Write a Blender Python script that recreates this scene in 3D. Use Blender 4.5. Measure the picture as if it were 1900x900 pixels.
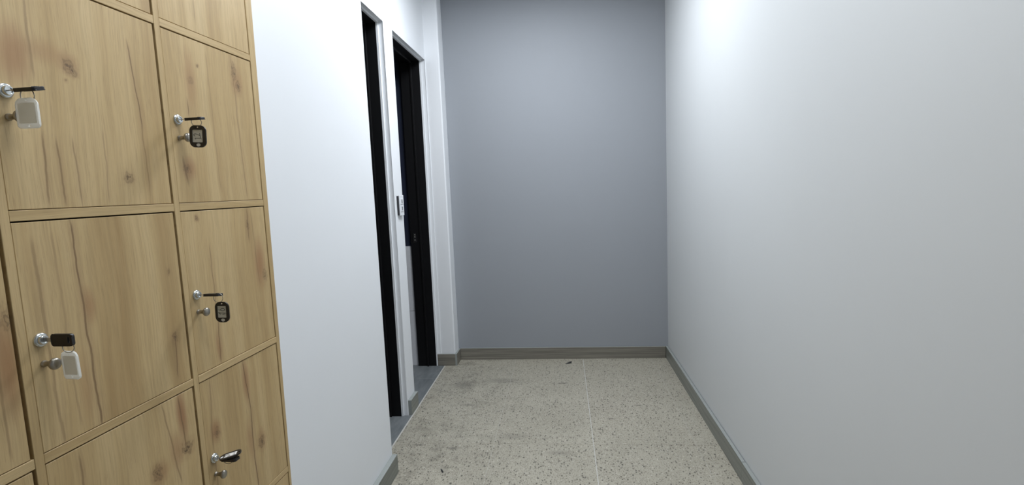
import bpy, bmesh, math, random
from mathutils import Vector, Matrix

for o in list(bpy.data.objects):
    bpy.data.objects.remove(o)
scene = bpy.context.scene
COL = scene.collection
random.seed(7)

# ------------------------------------------------------------------ camera
F_PX, YAW, PITCH, ROLL, CAM_H = 943.1, .1012, -.1053, .0417, 1.3382
cam_data = bpy.data.cameras.new('camera')
cam_data.sensor_width = 36.0
cam_data.lens = F_PX / 1900 * 36
cam_data.clip_start = .02
camera = bpy.data.objects.new('camera', cam_data)
COL.objects.link(camera)
R0 = Vector((math.cos(YAW), math.sin(YAW), 0))
FH = Vector((-math.sin(YAW), math.cos(YAW), 0))
UP = Vector((0, 0, 1))
D = FH * math.cos(PITCH) + UP * math.sin(PITCH)
U = -FH * math.sin(PITCH) + UP * math.cos(PITCH)
RC = R0 * math.cos(ROLL) - U * math.sin(ROLL)
UC = R0 * math.sin(ROLL) + U * math.cos(ROLL)
m = Matrix((RC, UC, -D)).transposed().to_4x4()
m.translation = Vector((0, 0, CAM_H))
camera.matrix_world = m
scene.camera = camera

# ------------------------------------------------------------------ world, exposure
world = bpy.data.worlds.new('world')
scene.world = world
world.use_nodes = True
world.node_tree.nodes['Background'].inputs[0].default_value = (.5, .55, .6, 1)
world.node_tree.nodes['Background'].inputs[1].default_value = .02
vs = scene.view_settings
vs.view_transform = 'Standard'
vs.look = 'None'
vs.gamma = 1
vs.use_curve_mapping = False
vs.exposure = 0.09
LAMP_FAR = dict(pos=(-.15, 2.64), size=(.58, .58), power=30.5)      # ceiling panel over the passage
LAMP_NEAR = dict(pos=(-.20, .95), size=(.58, .58), power=12)   # ceiling panel over the lockers
LAMP_COL = (.90, .945, 1.0)

# ------------------------------------------------------------------ dimensions (metres)
XR, XL_WALL, X_REC, X_COL = .7744, -.8498, -.9640, -.8560
Y_BACK, Y_COL, Y_NEAR_END, Y_REAR = 3.8841, 3.7500, 2.2559, -2.2
H_CEIL = 2.82
D1A, D1B, D2A, D2B, DOOR_H = 2.15, 2.8714, 3.0195, 3.7450, 2.302
HB = .0926

# ------------------------------------------------------------------ helpers
def link(o, parent=None):
    COL.objects.link(o)
    if parent is not None:
        o.parent = parent
    return o

def finish(name, bm, mat, parent=None, loc=None, rot=None, smooth=False):
    me = bpy.data.meshes.new(name)
    bmesh.ops.recalc_face_normals(bm, faces=bm.faces[:])
    bm.to_mesh(me)
    bm.free()
    if mat:
        me.materials.append(mat)
    if smooth:
        for p in me.polygons:
            p.use_smooth = True
    o = bpy.data.objects.new(name, me)
    if loc is not None:
        o.location = loc
    if rot is not None:
        o.rotation_euler = rot
    return link(o, parent)

def add_hexa(bm, pts, bev=0, seg=2):
    """8 points: bottom loop of four, then top loop of four."""
    vs_ = [bm.verts.new(p) for p in pts]
    fs = [(0, 3, 2, 1), (4, 5, 6, 7), (0, 1, 5, 4), (1, 2, 6, 5), (2, 3, 7, 6), (3, 0, 4, 7)]
    for f in fs:
        bm.faces.new([vs_[i] for i in f])
    if bev:
        es = list({e for v in vs_ for e in v.link_edges})
        bmesh.ops.bevel(bm, geom=es, offset=bev, segments=seg, affect='EDGES', profile=.5)

def add_box(bm, x0, x1, y0, y1, z0, z1, bev=0, seg=2):
    add_hexa(bm, [(x0, y0, z0), (x1, y0, z0), (x1, y1, z0), (x0, y1, z0),
                  (x0, y0, z1), (x1, y0, z1), (x1, y1, z1), (x0, y1, z1)], bev, seg)

def box(name, x0, x1, y0, y1, z0, z1, mat, parent=None, bev=0, seg=2):
    bm = bmesh.new()
    add_box(bm, x0, x1, y0, y1, z0, z1, bev, seg)
    return finish(name, bm, mat, parent)

def add_lathe(bm, prof, n=24, axis='x'):
    """prof = [(along, radius)...] revolved about the x axis."""
    rings = []
    for a, r in prof:
        if r < 1e-6:
            rings.append([bm.verts.new((a, 0, 0))])
        else:
            rings.append([bm.verts.new((a, r * math.cos(2 * math.pi * i / n), r * math.sin(2 * math.pi * i / n))) for i in range(n)])
    for p, q in zip(rings, rings[1:]):
        for i in range(n):
            j = (i + 1) % n
            if len(p) == 1 and len(q) == 1:
                continue
            if len(p) == 1:
                bm.faces.new((p[0], q[i], q[j]))
            elif len(q) == 1:
                bm.faces.new((p[i], q[0], p[j]))
            else:
                bm.faces.new((p[i], q[i], q[j], p[j]))

def add_tube(bm, pts, r, n=8, closed=False):
    pts = [Vector(p) for p in pts]
    rings = []
    k = len(pts)
    for i, p in enumerate(pts):
        a = pts[(i - 1) % k] if closed or i > 0 else pts[i]
        b = pts[(i + 1) % k] if closed or i < k - 1 else pts[i]
        t = (b - a).normalized()
        ref = Vector((0, 1, 0)) if abs(t.y) < .9 else Vector((1, 0, 0))
        s = t.cross(ref).normalized()
        w = t.cross(s)
        rings.append([bm.verts.new(p + r * (math.cos(2 * math.pi * j / n) * s + math.sin(2 * math.pi * j / n) * w)) for j in range(n)])
    last = k if closed else k - 1
    for i in range(last):
        p, q = rings[i], rings[(i + 1) % k]
        for j in range(n):
            bm.faces.new((p[j], p[(j + 1) % n], q[(j + 1) % n], q[j]))
    if not closed:
        bm.faces.new(rings[0])
        bm.faces.new(rings[-1])

def rounded(w, h, r, n=6, top_r=None):
    """outline of a rounded rectangle centred at 0 in (u, v)."""
    tr = r if top_r is None else top_r
    out = []
    for cx, cy, rr, a0 in ((w / 2 - tr, h / 2 - tr, tr, 0), (-w / 2 + tr, h / 2 - tr, tr, 90),
                           (-w / 2 + r, -h / 2 + r, r, 180), (w / 2 - r, -h / 2 + r, r, 270)):
        for i in range(n + 1):
            a = math.radians(a0 + 90 * i / n)
            out.append((cx + rr * math.cos(a), cy + rr * math.sin(a)))
    return out

def circle_pts(cx, cy, r, n=16, sy=1):
    return [(cx + r * math.cos(2 * math.pi * i / n), cy + sy * r * math.sin(2 * math.pi * i / n)) for i in range(n)]

def add_plate(bm, outline, holes, t, conv):
    """plate of thickness t with holes: outline/holes in (u, v); conv(u, v, w) -> xyz."""
    faces_top = None
    for w in (t / 2, -t / 2):
        edges = []
        for loop in [outline] + holes:
            vv = [bm.verts.new(conv(u, v, w)) for u, v in loop]
            edges += [bm.edges.new((vv[i], vv[(i + 1) % len(vv)])) for i in range(len(vv))]
        bmesh.ops.triangle_fill(bm, use_beauty=True, use_dissolve=False, edges=edges)
    for loop in [outline] + holes:
        n = len(loop)
        a = [bm.verts.new(conv(u, v, t / 2)) for u, v in loop]
        b = [bm.verts.new(conv(u, v, -t / 2)) for u, v in loop]
        for i in range(n):
            j = (i + 1) % n
            bm.faces.new((a[i], a[j], b[j], b[i]))
    bmesh.ops.remove_doubles(bm, verts=bm.verts[:], dist=1e-6)

def empty(name, loc, rot=(0, 0, 0), parent=None):
    o = bpy.data.objects.new(name, None)
    o.empty_display_size = .05
    o.location = loc
    o.rotation_euler = rot
    return link(o, parent)

def tag(o, label, cat, group=None):
    o['label'] = label
    o['category'] = cat
    if group:
        o['group'] = group
    return o

def struct(o, label=None):
    o['kind'] = 'structure'
    if label:
        o['label'] = label
    return o

# ------------------------------------------------------------------ material helpers
class NT:
    def __init__(self, name):
        self.mat = bpy.data.materials.new(name)
        self.mat.use_nodes = True
        self.t = self.mat.node_tree
        self.bsdf = self.t.nodes['Principled BSDF']
    def put(self, sock, v):
        if isinstance(v, bpy.types.NodeSocket):
            self.t.links.new(v, sock)
        elif v is not None:
            sock.default_value = v
    def m(self, op, a=None, b=None, c=None, clamp=False):
        n = self.t.nodes.new('ShaderNodeMath')
        n.operation = op
        n.use_clamp = clamp
        for i, v in enumerate((a, b, c)):
            if v is not None:
                self.put(n.inputs[i], v)
        return n.outputs[0]
    def coords(self, kind='Object'):
        if kind == 'World':
            return self.t.nodes.new('ShaderNodeNewGeometry').outputs['Position']
        return self.t.nodes.new('ShaderNodeTexCoord').outputs[kind]
    def sep(self, v):
        n = self.t.nodes.new('ShaderNodeSeparateXYZ')
        self.put(n.inputs[0], v)
        return n.outputs
    def comb(self, x, y, z):
        n = self.t.nodes.new('ShaderNodeCombineXYZ')
        for i, v in enumerate((x, y, z)):
            self.put(n.inputs[i], v)
        return n.outputs[0]
    def scale(self, v, s, off=(0, 0, 0)):
        n = self.t.nodes.new('ShaderNodeMapping')
        self.put(n.inputs['Vector'], v)
        n.inputs['Scale'].default_value = s
        n.inputs['Location'].default_value = off
        return n.outputs[0]
    def noise(self, v, s=1, det=3, rough=.5, dist=0):
        n = self.t.nodes.new('ShaderNodeTexNoise')
        self.put(n.inputs['Vector'], v)
        n.inputs['Scale'].default_value = s
        n.inputs['Detail'].default_value = det
        n.inputs['Roughness'].default_value = rough
        n.inputs['Distortion'].default_value = dist
        return n.outputs[0]
    def voronoi(self, v, s, feature='F1'):
        n = self.t.nodes.new('ShaderNodeTexVoronoi')
        n.feature = feature
        self.put(n.inputs['Vector'], v)
        n.inputs['Scale'].default_value = s
        return n
    def ramp(self, f, stops):
        n = self.t.nodes.new('ShaderNodeValToRGB')
        self.put(n.inputs[0], f)
        e = n.color_ramp.elements
        while len(e) < len(stops):
            e.new(.5)
        for el, (p, c) in zip(e, stops):
            el.position = p
            el.color = (*c, 1) if len(c) == 3 else c
        return n.outputs[0]
    def mix(self, f, a, b, mode='MIX'):
        n = self.t.nodes.new('ShaderNodeMix')
        n.data_type = 'RGBA'
        n.blend_type = mode
        self.put(n.inputs[0], f)
        self.put(n.inputs[6], (*a, 1) if isinstance(a, tuple) else a)
        self.put(n.inputs[7], (*b, 1) if isinstance(b, tuple) else b)
        return n.outputs[2]
    def smooth(self, x, a, b):
        """1 at x<=a, 0 at x>=b."""
        n = self.t.nodes.new('ShaderNodeMapRange')
        n.interpolation_type = 'SMOOTHSTEP'
        self.put(n.inputs[0], x)
        n.inputs[1].default_value = a
        n.inputs[2].default_value = b
        n.inputs[3].default_value = 1
        n.inputs[4].default_value = 0
        return n.outputs[0]
    def bump(self, h, strength, dist=.001):
        n = self.t.nodes.new('ShaderNodeBump')
        self.put(n.inputs['Height'], h)
        n.inputs['Strength'].default_value = strength
        n.inputs['Distance'].default_value = dist
        self.t.links.new(n.outputs[0], self.bsdf.inputs['Normal'])
    def out(self, color=None, rough=.5, metal=0, spec=None):
        if color is not None:
            self.put(self.bsdf.inputs['Base Color'], (*color, 1) if isinstance(color, tuple) else color)
        self.put(self.bsdf.inputs['Roughness'], rough)
        self.bsdf.inputs['Metallic'].default_value = metal
        if spec is not None:
            self.bsdf.inputs['Specular IOR Level'].default_value = spec
        return self.mat

def paint(name, col, rough=.55, mottling=.02, spec=.3):
    n = NT(name)
    p = n.coords('World')
    f = n.noise(p, 2.2, 3)
    c = n.mix(f, tuple(x * (1 - mottling) for x in col), tuple(min(1, x * (1 + mottling)) for x in col))
    n.bump(n.noise(p, 180, 2), .05, .0006)
    return n.out(c, rough, 0, spec)

def plain(name, col, rough=.4, metal=0, var=.06, scale=60, spec=None):
    n = NT(name)
    f = n.noise(n.coords('Object'), scale, 2)
    c = n.mix(f, tuple(x * (1 - var) for x in col), tuple(min(1, x * (1 + var)) for x in col))
    return n.out(c, rough, metal, spec)

LIGHT_OAK, MID_OAK, DARK_OAK = (.545, .400, .205), (.480, .342, .165), (.375, .248, .110)

def wood(name, seed, veins=(), knots=(), red=(), grain='z'):
    """light oak board; veins = [(y0,z0,y1,z1,width,strength)], knots = [(y,z,ry,rz,strength)], red = soft brown patches."""
    n = NT(name)
    s = n.sep(n.coords('Object'))
    Y, Z = (s[1], s[2]) if grain == 'z' else (s[2], s[1])
    off = seed * 3.71
    # slow wander of the grain lines
    w = n.noise(n.comb(n.m('MULTIPLY', Y, 5), n.m('MULTIPLY', Z, 3.2), off), 1, 2)
    yw = n.m('ADD', Y, n.m('MULTIPLY', n.m('SUBTRACT', w, .5), .035))
    yf = n.m('ADD', Y, n.m('MULTIPLY', n.m('SUBTRACT', n.noise(n.comb(n.m('MULTIPLY', Y, 9), n.m('MULTIPLY', Z, 16), off + 9), 1, 3), .5), .010))
    band = n.noise(n.comb(n.m('MULTIPLY', yw, 17), n.m('MULTIPLY', Z, .7), off), 1, 3, .55)
    col = n.ramp(band, [(.28, DARK_OAK), (.44, MID_OAK), (.58, LIGHT_OAK), (.85, (.59, .45, .245))])
    fine = n.noise(n.comb(n.m('MULTIPLY', yw, 260), n.m('MULTIPLY', Z, 7), off), 1, 3, .6)
    col = n.mix(n.m('MULTIPLY', n.smooth(fine, .34, .60), .26), col, tuple(x * .62 for x in MID_OAK))
    pore = n.noise(n.comb(n.m('MULTIPLY', yw, 900), n.m('MULTIPLY', Z, 22), off + 2), 1, 2, .5)
    col = n.mix(n.m('MULTIPLY', n.smooth(pore, .30, .42), .30), col, (.22, .14, .06))
    for y, z, ry, rz, st in red:
        d = n.m('SQRT', n.m('ADD', n.m('POWER', n.m('ABSOLUTE', n.m('DIVIDE', n.m('SUBTRACT', yw, y), ry)), 2), n.m('POWER', n.m('ABSOLUTE', n.m('DIVIDE', n.m('SUBTRACT', Z, z), rz)), 2)))
        col = n.mix(n.m('MULTIPLY', n.smooth(d, .1, 1.0), min(1, st * 1.25)), col, (.32, .165, .078))
    for y0, z0, y1, z1, wd, st in veins:
        if z0 > z1:
            y0, z0, y1, z1 = y1, z1, y0, z0
        sl = (y1 - y0) / (z1 - z0)
        line = n.m('ADD', n.m('MULTIPLY', n.m('SUBTRACT', Z, z0), sl), y0)
        d = n.m('ABSOLUTE', n.m('SUBTRACT', yf, line))
        mask = n.smooth(d, wd * .25, wd)
        ends = n.m('MULTIPLY', n.smooth(Z, z1 - .02, z1 + .01), n.m('SUBTRACT', 1, n.smooth(Z, z0 - .01, z0 + .02)))
        mask = n.m('MULTIPLY', n.m('MULTIPLY', mask, ends), st)
        col = n.mix(mask, col, (.15, .088, .040))
        halo = n.m('MULTIPLY', n.m('MULTIPLY', n.smooth(d, 0, wd * 6), ends), st * .30)
        col = n.mix(halo, col, (.30, .19, .10))
    for y, z, ry, rz, st in knots:
        wob = n.m('MULTIPLY', n.m('SUBTRACT', n.noise(n.comb(n.m('MULTIPLY', Y, 140), n.m('MULTIPLY', Z, 90), off + 5), 1, 3), .5), 2.2)
        d = n.m('SQRT', n.m('ADD', n.m('POWER', n.m('ABSOLUTE', n.m('DIVIDE', n.m('SUBTRACT', Y, y), ry)), 2), n.m('POWER', n.m('ABSOLUTE', n.m('DIVIDE', n.m('SUBTRACT', Z, z), rz)), 2)))
        d = n.m('ADD', d, wob)
        rings = n.m('ADD', .62, n.m('MULTIPLY', .38, n.m('SINE', n.m('MULTIPLY', d, 9))))
        mask = n.m('MULTIPLY', n.m('MULTIPLY', n.smooth(d, .3, 1.3), rings), min(1, st * 1.9))
        col = n.mix(n.m('MULTIPLY', n.smooth(d, .4, 2.6), st * .6), col, (.29, .18, .09))
        col = n.mix(mask, col, (.13, .082, .042))
    n.bump(fine, .12, .0004)
    return n.out(col, .48, 0, .35)

WHITE = paint('white_wall_paint', (.80, .82, .845))
GREY = paint('grey_wall_paint', (.305, .322, .348))
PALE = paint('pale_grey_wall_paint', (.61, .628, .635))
CEIL = paint('ceiling_paint', (.8, .82, .84))
BLACK_STEEL = plain('black_frame_enamel', (.0040, .0040, .0048), .5, 0, .1, 20, .25)
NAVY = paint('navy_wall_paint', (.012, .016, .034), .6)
WHITE_TILE = plain('white_wall_tile', (.62, .63, .66), .25)
CHROME = plain('chrome', (.62, .64, .63), .24, 1)
NICKEL = plain('brushed_nickel', (.36, .335, .29), .32, 1)
STEEL = plain('steel_key', (.52, .50, .48), .3, 1)
BLACK_PLASTIC = plain('black_plastic', (.012, .011, .012), .35)
PAPER = plain('paper_insert', (.55, .54, .47), .7)
WHITE_PAPER = plain('white_paper_insert', (.78, .78, .76), .7)
INK = plain('ink', (.02, .02, .022), .6)
SWITCH_WHITE = plain('switch_plastic', (.78, .80, .83), .35)
SWITCH_DARK = plain('switch_dark', (.02, .02, .025), .5)
DEBRIS = plain('debris', (.018, .018, .02), .6)

def translucent(name, a, b, share, rough=.35):
    """thin plastic or paper that lets light through from behind."""
    n = NT(name)
    c = n.mix(n.noise(n.coords('Object'), 90, 2), a, b)
    n.out(c, rough, 0, .4)
    tr = n.t.nodes.new('ShaderNodeBsdfTranslucent')
    n.put(tr.inputs['Color'], c)
    mx = n.t.nodes.new('ShaderNodeMixShader')
    mx.inputs[0].default_value = share
    n.t.links.new(n.bsdf.outputs[0], mx.inputs[1])
    n.t.links.new(tr.outputs[0], mx.inputs[2])
    out = [q for q in n.t.nodes if q.type == 'OUTPUT_MATERIAL'][0]
    n.t.links.new(mx.outputs[0], out.inputs['Surface'])
    return n.mat
PALE_PAPER = translucent('pale_paper_insert', (.93, .92, .87), (.95, .94, .90), .5, .6)
FROST = translucent('frosted_plastic', (.93, .93, .90), (.96, .96, .93), .5)

def terrazzo():
    n = NT('terrazzo')
    p = n.coords('World')
    base = n.ramp(n.noise(p, 3.0, 4, .6), [(.3, (.395, .363, .286)), (.7, (.47, .435, .348))])
    oi = n.t.nodes.new('ShaderNodeObjectInfo').outputs['Random']
    base = n.mix(oi, base, n.mix(.06, base, (.30, .33, .30)))
    base = n.mix(n.m('MULTIPLY', n.noise(p, 260, 3, .7), .45), base, (.30, .29, .255))
    for sc, lo, r, colr, st in ((80, .56, .34, (.070, .064, .050), .9), (50, .78, .26, (.055, .055, .047), .9), (200, .45, .45, (.17, .155, .12), .7),
                                (150, .58, .42, (.165, .15, .118), .75), (110, .82, .42, (.62, .60, .52), .5)):
        v = n.voronoi(n.scale(p, (1, .62, 1), (sc * .013, 0, 0)), sc)
        d = n.m('ADD', v.outputs['Distance'], n.m('MULTIPLY', n.m('SUBTRACT', n.noise(p, sc * 4, 2), .5), .3))
        pick = n.m('GREATER_THAN', n.sep(v.outputs['Color'])[0], lo)
        base = n.mix(n.m('MULTIPLY', n.m('MULTIPLY', n.smooth(d, r * .6, r), pick), st), base, colr)
    s = n.sep(p)
    # grime tracked out of the two doorways
    dirt = n.m('MULTIPLY', n.m('SUBTRACT', 1, n.smooth(n.noise(p, 11, 6, .75), .46, .70)), n.smooth(s[0], -.80, -.15))
    base = n.mix(n.m('MULTIPLY', dirt, .62), base, (.135, .125, .10))
    nz = n.m('MULTIPLY', n.m('SUBTRACT', n.noise(p, 60, 3), .5), 1.2)
    for sx, sy, rx, ry, st in ((-.609, 2.486, .042, .022, .7), (-.031, 3.374, .050, .016, .8), (-.80, 2.52, .045, .015, .6), (-.62, 3.02, .05, .02, .5),
                               (-.30, 2.62, .10, .05, .3), (.42, 3.02, .03, .012, .7), (.245, 2.84, .03, .012, .6), (-.45, 3.42, .16, .07, .4), (-.72, 3.35, .12, .10, .5), (-.05, 2.45, .10, .03, .35)):
        d = n.m('SQRT', n.m('ADD', n.m('POWER', n.m('ABSOLUTE', n.m('DIVIDE', n.m('SUBTRACT', s[0], sx), rx)), 2), n.m('POWER', n.m('ABSOLUTE', n.m('DIVIDE', n.m('SUBTRACT', s[1], sy), ry)), 2)))
        base = n.mix(n.m('MULTIPLY', n.smooth(n.m('ADD', d, nz), .1, 1.1), st), base, (.10, .095, .08))
    n.bump(n.noise(p, 300, 2), .06, .0004)
    return n.out(base, .42, 0, .4)
TERRAZZO = terrazzo()

def slate():
    n = NT('grey_slate_tile')
    p = n.coords('World')
    c = n.ramp(n.noise(n.scale(p, (8, 2, 1)), 3, 4, .6), [(.3, (.115, .128, .135)), (.7, (.20, .215, .22))])
    return n.out(c, .45)
SLATE = slate()
GROUT = plain('floor_grout', (.52, .51, .47), .8, 0, .12, 40)

def skirting(name, axis):
    n = NT(name)
    p = n.coords('World')
    sc = (70, 2.0, 90) if axis == 'y' else (2.0, 70, 90)
    f = n.noise(n.scale(p, sc), 1, 4, .6)
    c = n.ramp(f, ([(.28, (.135, .145, .128)), (.5, (.205, .215, .192)), (.75, (.275, .285, .258))] if axis == 'y' else [(.28, (.12, .11, .092)), (.5, (.19, .178, .150)), (.75, (.27, .255, .215))]))
    return n.out(c, .40, 0, .45)
SKIRT_Y = skirting('grey_skirting_tile', 'y')
SKIRT_BODY = plain('skirting_tile_body', (.30, .32, .305), .6, 0, .08, 30)
SKIRT_X = skirting('grey_brown_skirting_tile', 'x')

# ------------------------------------------------------------------ room shell
floor = struct(box('floor', -2.7, XR + .1, Y_REAR - .1, Y_BACK + .1, -.06, -.0012, GROUT))
XJ = [-.9355, -.3985, .1240, .6440, .7744]          # joints between terrazzo slabs
YJ = [Y_REAR, -1.66, -1.06, -.46, .14, .74, 1.34, 1.94, 2.54, 3.14, 3.74, Y_BACK]
for i in range(len(XJ) - 1):
    gl = .0024 if i == 2 else .0007
    gr = .0024 if i == 1 else .0007
    shared = {}
    for j in range(len(YJ) - 1):
        x0 = XJ[i] if i == 0 else XJ[i] + gl
        if i == 0:
            x0 = XJ[0] if YJ[j] >= 1.9 else XJ[0] + .01
        wd, ln = XJ[i + 1] - gr - x0, YJ[j + 1] - YJ[j] - .0014
        key = (round(wd, 4), round(ln, 4))
        if key not in shared:
            t = box('floor_tile', 0, wd, 0, ln, -.012, 0, TERRAZZO, floor, .0005, 1)
            shared[key] = t
        else:
            t = link(shared[key].copy(), floor)
        t.location = (x0, YJ[j] + .0007, 0)
for y0, y1 in ((1.95, 2.27), (2.272, 2.87), (2.872, 3.47), (3.472, 3.77)):
    for x0, x1 in ((-1.53, -.9450), (-2.13, -1.532)):
        box('threshold_tile', x0, x1, y0, y1, -.012, -.0004, SLATE, floor, .0006, 1)
struct(box('ceiling', -2.7, XR + .1, Y_REAR - .1, Y_BACK + .1, H_CEIL, H_CEIL + .08, CEIL))
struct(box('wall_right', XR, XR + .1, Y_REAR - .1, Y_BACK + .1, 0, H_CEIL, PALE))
struct(box('wall_back', -1.3, XR, Y_BACK, Y_BACK + .1, 0, H_CEIL, GREY))
struct(box('wall_front', -1.4, XR, Y_REAR - .1, Y_REAR, 0, H_CEIL, WHITE))

def y_edge(z):                                     # the slightly leaning joint between lockers and wall
    return 1.3815 + .0122 * z

# left wall: one solid stretch between the lockers and the doorways
bm = bmesh.new()
za, zb = 0, H_CEIL
add_hexa(bm, [(-.925, y_edge(za), za), (XL_WALL, y_edge(za), za), (XL_WALL, Y_NEAR_END, za), (-.925, Y_NEAR_END, za),
              (-.925, y_edge(zb), zb), (XL_WALL, y_edge(zb), zb), (XL_WALL, Y_NEAR_END, zb), (-.925, Y_NEAR_END, zb)])
es = [e for e in bm.edges if all(abs(v.co.x - XL_WALL) < 1e-4 and abs(v.co.y - Y_NEAR_END) < 1e-4 for v in e.verts)]
bmesh.ops.bevel(bm, geom=es, offset=.006, segments=3, affect='EDGES', profile=.5)
wall_left = struct(finish('wall_left', bm, WHITE))

# recessed wall with the two door openings, an outline extruded in x with a stepped lip
def recess_layer(bm, ins, x0, x1):
    a, h = ins, DOOR_H - ins
    ol = [(1.75, 0), (D1A + a, 0), (D1A + a, h), (D1B - a, h), (D1B - a, 0), (D2A + a, 0), (D2A + a, h),
          (D2B - a, h), (D2B - a, 0), (3.99, 0), (3.99, H_CEIL), (1.75, H_CEIL)]
    A = [bm.verts.new((x1, y, z)) for y, z in ol]
    B = [bm.verts.new((x0, y, z)) for y, z in ol]
    fa = bm.faces.new(A)
    bm.faces.new(B[::-1])
    for i in range(len(ol)):
        j = (i + 1) % len(ol)
        bm.faces.new((A[i], B[i], B[j], A[j]))
    return fa, A
bm = bmesh.new()
fa, A = recess_layer(bm, 0, -.992, X_REC)
es = [e for e in fa.edges if not (e.verts[0].co.z > 2.8 or e.verts[1].co.z > 2.8) and not (abs(e.verts[0].co.z) < 1e-5 and abs(e.verts[1].co.z) < 1e-5)]
bmesh.ops.bevel(bm, geom=es, offset=.005, segments=3, affect='EDGES', profile=.5)
struct(finish('wall_left', bm, WHITE))
bm = bmesh.new()
recess_layer(bm, .011, -1.004, -.992)
struct(finish('wall_left', bm, WHITE))

# boxed column in the far left corner
bm = bmesh.new()
add_box(bm, X_REC - .0005, X_COL, Y_COL, Y_BACK, 0, H_CEIL)
es = [e for e in bm.edges if all(abs(v.co.x - X_COL) < 1e-4 and abs(v.co.y - Y_COL) < 1e-4 for v in e.verts)]
bmesh.ops.bevel(bm, geom=es, offset=.010, segments=4, affect='EDGES', profile=.5)
struct(finish('wall_left', bm, WHITE))
# wall behind the lockers and on towards the room's rear
struct(box('wall_left', -1.40, -1.30, Y_REAR, 1.75, 0, H_CEIL, WHITE))
struct(box('wall_left', -1.30, -.8498, Y_REAR, -.022, 0, H_CEIL, WHITE))
struct(box('wall_left', -1.30, -.925, 1.43, 1.75, 0, H_CEIL, WHITE))

# washrooms behind the doorways
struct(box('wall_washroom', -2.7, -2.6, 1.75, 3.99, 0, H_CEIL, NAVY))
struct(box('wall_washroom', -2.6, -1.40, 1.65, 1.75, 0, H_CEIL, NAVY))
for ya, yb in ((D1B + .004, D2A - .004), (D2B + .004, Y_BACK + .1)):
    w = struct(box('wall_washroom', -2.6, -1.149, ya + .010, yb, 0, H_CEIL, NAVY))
    rows = ((0, .431), (.434, .935))
    xs = [-1.150 - .30 * k for k in range(5)]
    for z0, z1 in rows:
        for xa, xb in zip(xs[1:], xs):
            box('wall_tile', xa + .0012, xb - .0012, ya, ya + .0105, z0, z1, WHITE_TILE, w, .001, 1)

# ------------------------------------------------------------------ door frames
def door_frame(name, ya, yb, label):
    e = empty(name, ((-1.07), (ya + yb) / 2, 0))
    struct(e, label)
    cx, cy = -1.07, (ya + yb) / 2
    def part(nm, x0, x1, y0, y1, z0, z1, mat=BLACK_STEEL, parent=e, bev=.0015):
        o = box(nm, x0 - cx, x1 - cx, y0 - cy, y1 - cy, z0, z1, mat, parent, bev, 2)
        return o
    i = .012
    far = part('jamb', -1.148, -1.0045, yb - i - .0005, yb - .0005, 0, DOOR_H - i)
    part('jamb', -1.148, -1.0045, ya + .0005, ya + i + .0005, 0, DOOR_H - i)
    part('head', -1.148, -1.0045, ya + .0005, yb - .0005, DOOR_H - i, DOOR_H - .0005)
    part('stop', -1.075, -1.061, yb - i - .013, yb - i - .0007, 0, DOOR_H - i - .013)
    part('stop', -1.075, -1.061, ya + i + .0007, ya + i + .013, 0, DOOR_H - i - .013)
    part('stop', -1.075, -1.061, ya + i + .0007, yb - i - .0007, DOOR_H - i - .013, DOOR_H - i - .0003)
    yf = yb - i - .0006
    sp = part('strike_plate', -1.126, -1.104, yf - .0016, yf, .965, 1.035, plain('strike_metal', (.10, .10, .10), .45, 1), far.parent, .0005)
    for z in (.982, 1.006, 1.022):
        b = bmesh.new()
        add_lathe(b, [(0, .0045), (.003, .0045), (.004, .003), (.0042, 0)], 12)
        o = finish('screw', b, STEEL, sp, (-1.115 - cx, yf - cy - .001, z), (0, 0, -math.pi / 2), True)
    return e
door_frame('door_1', D1A, D1B, 'black enamelled door frame of the doorway next to the long white wall')
door_frame('door_2', D2A, D2B, 'black enamelled door frame of the doorway beside the grey end wall')

# ------------------------------------------------------------------ skirting
def skirt(parent_name, pieces, mat, label):
    e = struct(empty(parent_name, (0, 0, 0)), label)
    for (x0, x1, y0, y1) in pieces:
        bm = bmesh.new()
        add_box(bm, x0, x1, y0, y1, .0006, HB)
        top = [ed for ed in bm.edges if all(abs(v.co.z - HB) < 1e-5 for v in ed.verts)]
        bmesh.ops.bevel(bm, geom=top, offset=.0015, segments=2, affect='EDGES', profile=.5)
        o = finish('skirting_tile', bm, mat, e)
        o.data.materials.append(SKIRT_BODY)
        long_y = (y1 - y0) > (x1 - x0)
        for p in o.data.polygons:
            if p.normal.z > .5 or abs(p.normal.y if long_y else p.normal.x) > .5:
                p.material_index = 1
    return e
skirt('baseboard_right', [(XR - .0190, XR - .0030, 2.2235, Y_BACK - .0005), (XR - .0195, XR - .0014, .70, 2.2205),
                          (XR - .0165, XR - .0015, -.82, .698), (XR - .0165, XR - .0015, Y_REAR, -.822)], SKIRT_Y,
      'grey tile skirting along the plain white wall')
skirt('baseboard_back', [(X_COL + .0165, XR - .0215, Y_BACK - .0140, Y_BACK - .0005)], SKIRT_X, 'grey-brown skirting under the grey end wall')
skirt('baseboard_left', [(XL_WALL + .0005, XL_WALL + .0240, y_edge(0) + .01, Y_NEAR_END),
                         (X_REC + .0005, X_REC + .0215, D1B + .004, D2A - .002)], SKIRT_Y, 'grey tile skirting of the white wall with doorways')
skirt('baseboard_column', [(X_REC - .030, X_COL + .0005, Y_COL - .0165, Y_COL - .0045),
                           (X_COL + .0005, X_COL + .0150, Y_COL - .0165, Y_BACK - .0145)], SKIRT_X, 'grey-brown skirting around the corner column')

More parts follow.
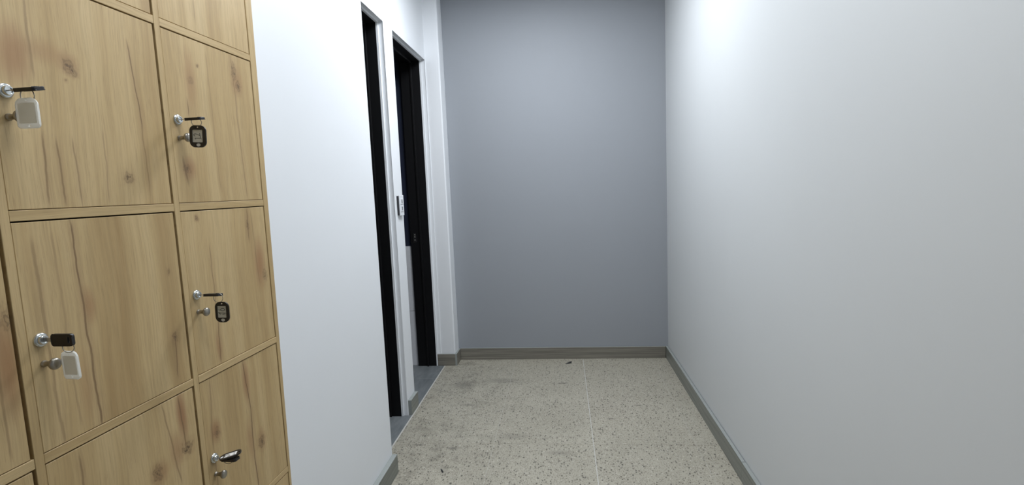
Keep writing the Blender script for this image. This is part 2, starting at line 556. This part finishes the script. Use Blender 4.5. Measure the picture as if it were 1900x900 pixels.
# ------------------------------------------------------------------ lockers
Y0L, A_L = 1.3975, .0219
X0L = -.8438 + A_L * (Y0L - 1.5)
locker = empty('locker_cabinet', (X0L, Y0L, 0), (0, 0, -A_L))
tag(locker, 'light oak locker cabinet with rows of square doors set in the white wall', 'locker')
COLS = [(1.0632, 1.3766), (.7143, 1.0480), (.3660, .6997), (.0177, .3514)]       # door openings, y
ZT, PITCH_Z, RAIL = 1.3363, .4, .0168
ROWZ = [ZT + PITCH_Z * k for k in (-3, -2, -1, 0, 1)]                           # bottoms of the five rows
CASE_D = .40
STILE_W = [wood('oak_stile', 31 + k, [], []) for k in range(2)]
RAIL_W = [wood('oak_rail', 41 + k, [], [], grain='y') for k in range(2)]
Z_TOP = ROWZ[-1] + PITCH_Z
Z_BOT = ROWZ[0] - RAIL
# right-hand side panel, leaning joint with the wall
bm = bmesh.new()
ya = COLS[0][1] - Y0L
pts = []
for z in (0, Z_TOP + .002):
    yb = y_edge(z) - Y0L - .0004
    pts += [(-.02, ya, z), (.0012, ya, z), (.0012, yb, z), (-.02, yb, z)]
add_hexa(bm, pts, .0006, 1)
finish('side_panel', bm, STILE_W[0], locker)
bm = bmesh.new()
add_box(bm, -CASE_D, -.0205, ya, ya + .004, 0, Z_TOP)
finish('side_panel', bm, STILE_W[0], locker)
for k in range(4):
    y1 = COLS[k][0] - Y0L
    y0 = (COLS[k + 1][1] if k < 3 else COLS[3][0] - .0155) - Y0L
    box('divider' if k < 3 else 'side_panel', -CASE_D, .0010, y0, y1, 0, Z_TOP, STILE_W[k % 2], locker, .0006, 1)
box('back_panel', -CASE_D - .006, -CASE_D, COLS[3][0] - .0155 - Y0L, ya, 0, Z_TOP, STILE_W[1], locker)
for k, (a, b) in enumerate(COLS):
    a, b = a - Y0L, b - Y0L
    box('plinth', -.03, -.012, a, b, 0, Z_BOT, RAIL_W[0], locker, .0006, 1)
    for r in range(6):
        z1 = Z_BOT + RAIL + r * PITCH_Z
        proud = .0016 if (k == 0 and r in (2,)) else .0007
        box('rail', -CASE_D, proud, a + .0003, b - .0003, z1 - RAIL, z1, RAIL_W[(k + r) % 2], locker, .0006, 1)

# features of the boards that can be told apart, in room coordinates (y, z)
FEAT = {
 (0, 3): dict(veins=[(1.293, 1.715, 1.305, 1.345, .0022, .45), (1.121, 1.575, 1.122, 1.53, .0022, .8), (1.090, 1.44, 1.098, 1.38, .004, .6), (1.20, 1.70, 1.205, 1.36, .003, .25)],
              knots=[(1.300, 1.675, .010, .022, .45), (1.312, 1.638, .010, .014, .5), (1.139, 1.619, .007, .009, .35), (1.167, 1.659, .004, .004, .5), (1.100, 1.414, .010, .010, .4)],
              red=[(1.14, 1.62, .03, .10, .35), (1.105, 1.415, .03, .04, .5), (1.31, 1.65, .03, .06, .35)]),
 (1, 3): dict(veins=[(.973, 1.665, .988, 1.49, .0022, .8), (.986, 1.50, .990, 1.36, .0018, .45), (.783, 1.70, .780, 1.55, .003, .4), (.784, 1.465, .779, 1.34, .0028, .6), (.806, 1.455, .807, 1.34, .0026, .65), (.896, 1.485, .891, 1.34, .0022, .35), (.835, 1.46, .838, 1.34, .0022, .5)],
              knots=[(.843, 1.587, .010, .011, .55), (.852, 1.578, .007, .008, .5), (.837, 1.560, .003, .003, .6), (.942, 1.392, .010, .010, .45)],
              red=[(.752, 1.585, .035, .075, .55), (.80, 1.60, .05, .03, .3), (.84, 1.59, .03, .03, .3)]),
 (1, 2): dict(veins=[(.810, 1.318, .813, 1.19, .0026, .85), (.813, 1.20, .818, 1.06, .0030, .8), (.818, 1.07, .820, .93, .0032, .8), (1.0115, 1.05, 1.006, .955, .0022, .7), (.742, 1.29, .750, .93, .004, .4), (.775, 1.30, .783, .95, .003, .25)],
              knots=[(1.011, 1.045, .008, .010, .65), (1.013, 1.190, .004, .007, .4)],
              red=[(.825, 1.16, .02, .05, .45), (.80, 1.02, .02, .10, .25)]),
 (0, 2): dict(veins=[(1.145, 1.235, 1.147, 1.04, .0018, .6), (1.147, 1.05, 1.145, .94, .0026, .7), (1.299, 1.315, 1.297, 1.225, .0026, .75), (1.315, 1.30, 1.325, 1.10, .003, .3)],
              knots=[(1.1115, 1.300, .005, .0055, .85), (1.352, 1.125, .010, .018, .35), (1.297, 1.27, .006, .014, .4)],
              red=[(1.335, 1.16, .03, .10, .6), (1.145, .98, .015, .05, .5)]),
 (0, 1): dict(veins=[(1.221, .918, 1.236, .77, .0026, .85), (1.236, .78, 1.231, .67, .0030, .85), (1.231, .68, 1.236, .55, .0030, .85), (1.098, .918, 1.086, .74, .0026, .45), (1.09, .74, 1.088, .56, .003, .35)],
              knots=[(1.268, .672, .012, .016, .6), (1.103, .778, .010, .014, .4)],
              red=[(1.228, .86, .022, .08, .6), (1.10, .785, .025, .04, .6), (1.27, .68, .03, .05, .3), (1.22, .70, .02, .08, .35)]),
 (1, 1): dict(veins=[(.771, .905, .775, .55, .0028, .6), (.955, .918, .985, .72, .0026, .5), (.999, .915, 1.008, .79, .0028, .7)],
              knots=[(1.010, .790, .015, .014, .65), (.925, .777, .012, .016, .6)],
              red=[(1.000, .87, .022, .08, .75), (.975, .80, .03, .06, .4), (.93, .775, .03, .035, .4)]),
 (0, 4): dict(veins=[(1.18, 2.10, 1.175, 1.76, .0024, .3)], knots=[(1.33, 2.0, .01, .012, .4)], red=[(1.31, 1.95, .03, .1, .2)]),
 (1, 4): dict(veins=[(.95, 2.10, .955, 1.76, .0024, .3)], knots=[], red=[]),
 (2, 2): dict(veins=[(.672, 1.30, .668, .95, .003, .4), (.60, 1.30, .605, .95, .002, .4)], knots=[(.69, 1.17, .01, .02, .35)], red=[(.68, 1.10, .03, .12, .6)]),
}
GAP_L, GAP_T, GAP_B = .0012, .0026, .0012

def lock_mesh():
    bm = bmesh.new()
    add_lathe(bm, [(0, .0118), (.0016, .0118), (.0034, .0105), (.0040, .0092), (.0040, .0080), (.0072, .0078), (.0084, .0068), (.0084, .0050), (.0070, .0046), (.0070, 0)], 28)
    me = finish('lock', bm, CHROME, None, smooth=True)
    return me
def knob_mesh():
    bm = bmesh.new()
    add_lathe(bm, [(0, .0056), (.0022, .0056), (.0030, .0046), (.0090, .0043), (.0140, .0050), (.0172, .0078), (.0192, .0096), (.0216, .0100), (.0240, .0090), (.0256, .0064), (.0262, .0030), (.0263, 0)], 28)
    return finish('knob', bm, NICKEL, None, smooth=True)
def shade_auto(o, ang=40):
    try:
        o.data.set_sharp_from_angle(angle=math.radians(ang))
    except Exception:
        pass
LOCK0, KNOB0 = lock_mesh(), knob_mesh()
shade_auto(LOCK0, 50)
first_lock = True
LOCK_POS = {}
for k, (a, b) in enumerate(COLS):
    for r in range(5):
        z0 = ROWZ[r]
        h = PITCH_Z - RAIL
        GAP_R = .0028 if k == 0 else .0050
        f = FEAT.get((k, r))
        if f is None:
            rr = random.Random(k * 10 + r)
            f = dict(veins=[(a + rr.uniform(.05, .28), z0 + .38, a + rr.uniform(.05, .28), z0 + .01, .0026, .5)],
                     knots=[(a + rr.uniform(.05, .28), z0 + rr.uniform(.06, .32), .011, .013, .5)],
                     red=[(a + rr.uniform(.05, .28), z0 + rr.uniform(.06, .32), .03, .08, .4)])
        oy, oz = a, z0
        mat = wood('oak_door', 1 + k * 5 + r,
                   [(y0 - oy, q0 - oz, y1 - oy, q1 - oz, w_, s_) for y0, q0, y1, q1, w_, s_ in f['veins']],
                   [(y - oy, z - oz, ry, rz, s_) for y, z, ry, rz, s_ in f['knots']],
                   [(y - oy, z - oz, ry, rz, s_) for y, z, ry, rz, s_ in f['red']])
        bm = bmesh.new()
        add_box(bm, -.018, 0, GAP_L, b - a - GAP_R, GAP_B, h - GAP_T, .0007, 1)
        d = finish('locker_door', bm, mat, locker, (0, a - Y0L, z0))
        ly, lz = (.0222 if k == 0 else .0205), .1870
        for src, zz in ((LOCK0, lz), (KNOB0, lz - .0405)):
            if first_lock:
                o = src
                o.parent = d
            else:
                o = link(src.copy(), d)
            o.location = (0, ly, zz)
        first_lock = False
        LOCK_POS[(k, r)] = (a - Y0L + ly, z0 + lz)

# ------------------------------------------------------------------ keys with tags
RZ = Matrix.Rotation(-A_L, 4, 'Z')
def on_locker(x, y, z):
    return Matrix.Translation((X0L, Y0L, 0)) @ RZ @ Vector((x, y, z))

def strokes_mesh(bm, lines, wd, conv):
    for ln in lines:
        for (u0, v0), (u1, v1) in zip(ln, ln[1:]):
            dx, dy = u1 - u0, v1 - v0
            L = math.hypot(dx, dy) or 1e-9
            nx, ny = -dy / L * wd / 2, dx / L * wd / 2
            ex, ey = dx / L * wd * .4, dy / L * wd * .4
            q = [(u0 - ex + nx, v0 - ey + ny), (u1 + ex + nx, v1 + ey + ny), (u1 + ex - nx, v1 + ey - ny), (u0 - ex - nx, v0 - ey - ny)]
            lo = [bm.verts.new(conv(u, v, 0)) for u, v in q]
            hi = [bm.verts.new(conv(u, v, .00012)) for u, v in q]
            bm.faces.new(hi)
            for i in range(4):
                j = (i + 1) % 4
                bm.faces.new((lo[i], lo[j], hi[j], hi[i]))

def locker_key(cell, label, flat=True, style='black', tag_c=(.048, 0, -.040), tag_w=.036, tag_h=.049, tag_rot=(0, 0, 0),
               ring_c=(.045, 0, -.009), ring_r=.010, ring_rot=0, lines=(), roll=0, paper=PAPER):
    ly, lz = LOCK_POS[cell]
    e = empty('locker_key', on_locker(.0071, ly, lz), (0, 0, -A_L))
    tag(e, label, 'key')
    rr = (math.radians(roll), 0, 0)
    # blade
    bm = bmesh.new()
    if flat:
        add_box(bm, .0, .020, -.0033, .0033, -.0009, .0009, .0003, 1)
    else:
        add_box(bm, .0, .020, -.0009, .0009, -.0036, .0036, .0003, 1)
    finish('blade', bm, STEEL, e, None, rr)
    # plastic head with a slot for the ring
    cv = (lambda u, v, w: (.0160 + .0195 + u, v, w)) if flat else (lambda u, v, w: (.0160 + .0195 + u, w, v))
    bm = bmesh.new()
    slot = [(.0120 + x * .30, y) for x, y in rounded(.010, .0105, .0035, 3)]
    add_plate(bm, rounded(.039, .0205, .0050, 5), [slot], .0050, cv)
    sh = [ed for ed in bm.edges if len(ed.link_faces) == 2 and ed.calc_face_angle(0) > 1.2]
    bmesh.ops.bevel(bm, geom=sh, offset=.0009, segments=2, affect='EDGES', profile=.5)
    finish('head', bm, BLACK_PLASTIC, e, None, rr)
    # split ring
    bm = bmesh.new()
    pts = []
    for i in range(56):
        t = 2 * math.pi * i / 28
        pts.append((ring_r * math.cos(t), .0011 * (i / 55 - .5), ring_r * math.sin(t)))
    add_tube(bm, pts, .00062, 6)
    finish('split_ring', bm, NICKEL, e, ring_c, (0, 0, ring_rot), True)
    # tag: outline in local x (width), z (height), y = thickness (front is -y)
    cvt = lambda u, v, w: (u, -w, v)
    bm = bmesh.new()
    if style == 'black':
        win = rounded(tag_w * .62, tag_h * .575, .0012, 2)
        win = [(u - .0006, v + tag_h * .015) for u, v in win]
        add_plate(bm, rounded(tag_w, tag_h, .0125, 8), [win, circle_pts(0, tag_h * .42, .0022, 12, .8), circle_pts(.0008, -tag_h * .385, .0050, 20, .72)], .0030, cvt)
        t = finish('key_tag', bm, BLACK_PLASTIC, e, tag_c, tag_rot)
        bm = bmesh.new()
        add_plate(bm, win, [], .0012, cvt)
        ins = finish('paper_label', bm, paper, t)
        bm = bmesh.new()
        add_plate(bm, circle_pts(.0008, -tag_h * .385, .0050, 20, .72), [], .0014, cvt)
        finish('rivet', bm, WHITE_PAPER, t)
        if lines:
            bm = bmesh.new()
            strokes_mesh(bm, lines, .0011, lambda u, v, w: (u, -.00062 - w, v))
            finish('handwriting', bm, INK, t)
    else:
        add_plate(bm, rounded(tag_w, tag_h, .0060, 6, .0110), [circle_pts(0, tag_h * .44, .0016, 10), circle_pts(0, -tag_h * .41, .0022, 12)], .0034, cvt)
        sh = [ed for ed in bm.edges if len(ed.link_faces) == 2 and ed.calc_face_angle(0) > 1.2]
        bmesh.ops.bevel(bm, geom=sh, offset=.0008, segments=2, affect='EDGES', profile=.5)
        t = finish('key_tag', bm, FROST, e, tag_c, tag_rot)
        bm = bmesh.new()
        add_plate(bm, rounded(tag_w * .80, tag_h * .68, .0015, 2), [], .0004, lambda u, v, w: (u, -w - .00195, v))
        finish('paper_label', bm, PALE_PAPER, t)
    return e

def zp(pts, s=.0359 / 535, cx=362, cy=442):          # sketch units of the tag -> metres
    return [((x - cx) * s, -(y - cy) * .049 / 705) for x, y in pts]
TWELVE = [zp([(268, 438), (232, 412), (226, 388), (246, 366), (290, 362), (350, 384), (430, 412)]),
          zp([(428, 345), (438, 420), (468, 525)]), zp([(272, 532), (262, 500), (330, 502), (432, 500)])]
def zq(pts):
    return [((x - 295) * .0345 / 430, -(y - 465) * .0480 / 690) for x, y in pts]
TEN = [zq([(310 + 60 * math.cos(t), 380 + 42 * math.sin(t)) for t in [i * math.pi / 6 for i in range(13)]]),
       zq([(190, 385), (235, 398)]), zq([(180, 480), (250, 492), (390, 494)]), zq([(180, 480), (240, 540)]), zq([(300, 540), (370, 528)])]

locker_key((1, 3), 'key with black head turned flat and frosted blank tag, above the broad-headed key', True, 'frost', (.0360, -.006, -.0380), .0345, .0460, (0, 0, .10), (.034, -.002, -.0100), .0105, .15, (), 13)
locker_key((0, 3), 'locker key with black tag marked 12', True, 'black', (.0425, -.004, -.0400), .0375, .0485, (0, .06, .08), (.0400, -.001, -.0085), .0095, .75, TWELVE, 9)
locker_key((1, 2), 'key with broad black head turned upright and frosted blank tag', False, 'frost', (.0395, .004, -.0440), .0365, .0470, (0, -.05, -.18), (.0430, .000, -.0125), .0090, .2)
locker_key((0, 2), 'locker key with black tag, in the door under the key tagged 12', True, 'black', (.0560, -.002, -.0410), .0330, .0480, (0, .03, .06), (.0480, -.001, -.0075), .0110, .1, TEN, -7)
locker_key((0, 1), 'locker key whose black tag lies folded flat over its head', True, 'black', (.0345, .003, .0072), .0300, .0480, (math.radians(-80), 0, math.radians(-66)), (.0300, .000, -.0020), .0115, .2,
           [[(-.006, .006), (-.002, .010), (.003, .006), (.006, .011)], [(-.004, -.004), (.002, -.002), (.006, -.005)]], 0, WHITE_PAPER)

# ------------------------------------------------------------------ light switch on the pier between the doorways
sw = empty('light_switch', (X_REC, 2.950, 1.267))
tag(sw, 'small white light switch plate with two rockers on the pier between the doorways', 'switch')
box('back_box', .0002, .0100, -.0420, .0380, -.0570, .0570, SWITCH_DARK, sw, .001, 1)
pl = box('face_plate', .0102, .0150, -.0340, .0430, -.0600, .0600, SWITCH_WHITE, sw, .0018, 2)
for z in (-.018, .024):
    rk = box('rocker', .0150, .0185, -.0180, .0260, z - .017, z + .017, SWITCH_WHITE, pl, .0012, 2)
    box('rocker_slot', .0186, .0192, -.0060, .0060, z - .011, z + .011, SWITCH_DARK, pl)

# ------------------------------------------------------------------ scraps on the floor
def scrap(pts, label, h=.004):
    bm = bmesh.new()
    cx = sum(p[0] for p in pts) / len(pts)
    cy = sum(p[1] for p in pts) / len(pts)
    lo = [bm.verts.new((x - cx, y - cy, .0003)) for x, y in pts]
    hi = [bm.verts.new(((x - cx) * .8, (y - cy) * .8, h * (.5 + .5 * (i % 2)))) for i, (x, y) in enumerate(pts)]
    bm.faces.new(lo)
    bm.faces.new(hi)
    for i in range(len(pts)):
        j = (i + 1) % len(pts)
        bm.faces.new((lo[i], lo[j], hi[j], hi[i]))
    o = finish('floor_scrap', bm, DEBRIS, None, (cx, cy, 0))
    tag(o, label, 'scrap', 'dark scraps on the floor')
scrap([(-.017, 3.755), (.010, 3.757), (.033, 3.768), (.036, 3.806), (.022, 3.800), (.004, 3.772)], 'black sliver lying on the terrazzo in front of the grey end wall', .006)
scrap([(-.628, 2.290), (-.621, 2.286), (-.607, 2.266), (-.606, 2.254), (-.614, 2.260), (-.622, 2.275)], 'tiny dark curled scrap on the terrazzo near the first doorway', .004)

# ------------------------------------------------------------------ ceiling lamps
def panel_lamp(spec, label):
    x, y = spec['pos']
    w, l = spec['size']
    e = empty('ceiling_lamp', (x, y, H_CEIL))
    tag(e, label, 'lamp')
    bm = bmesh.new()
    fw = .018
    for x0, x1, y0, y1 in ((-w / 2 - fw, -w / 2, -l / 2 - fw, l / 2 + fw), (w / 2, w / 2 + fw, -l / 2 - fw, l / 2 + fw),
                           (-w / 2, w / 2, -l / 2 - fw, -l / 2), (-w / 2, w / 2, l / 2, l / 2 + fw)):
        add_box(bm, x0, x1, y0, y1, -.024, -.0005)
    finish('frame', bm, SWITCH_WHITE, e)
    n = NT('lamp_diffuser')
    n.out((.9, .9, .9), .5)
    n.bsdf.inputs['Emission Color'].default_value = (*LAMP_COL, 1)
    n.bsdf.inputs['Emission Strength'].default_value = 6
    box('diffuser', -w / 2, w / 2, -l / 2, l / 2, -.016, -.010, n.mat, e)
    ld = bpy.data.lights.new('lamp_light', 'AREA')
    ld.shape = 'RECTANGLE'
    ld.size, ld.size_y = w, l
    ld.energy = spec['power']
    ld.color = LAMP_COL
    lo = bpy.data.objects.new('lamp_light', ld)
    lo.location = (0, 0, -.026)
    link(lo, e)
panel_lamp(LAMP_FAR, 'square white ceiling lamp over the passage in front of the doorways')
panel_lamp(LAMP_NEAR, 'square white ceiling lamp over the floor by the lockers')
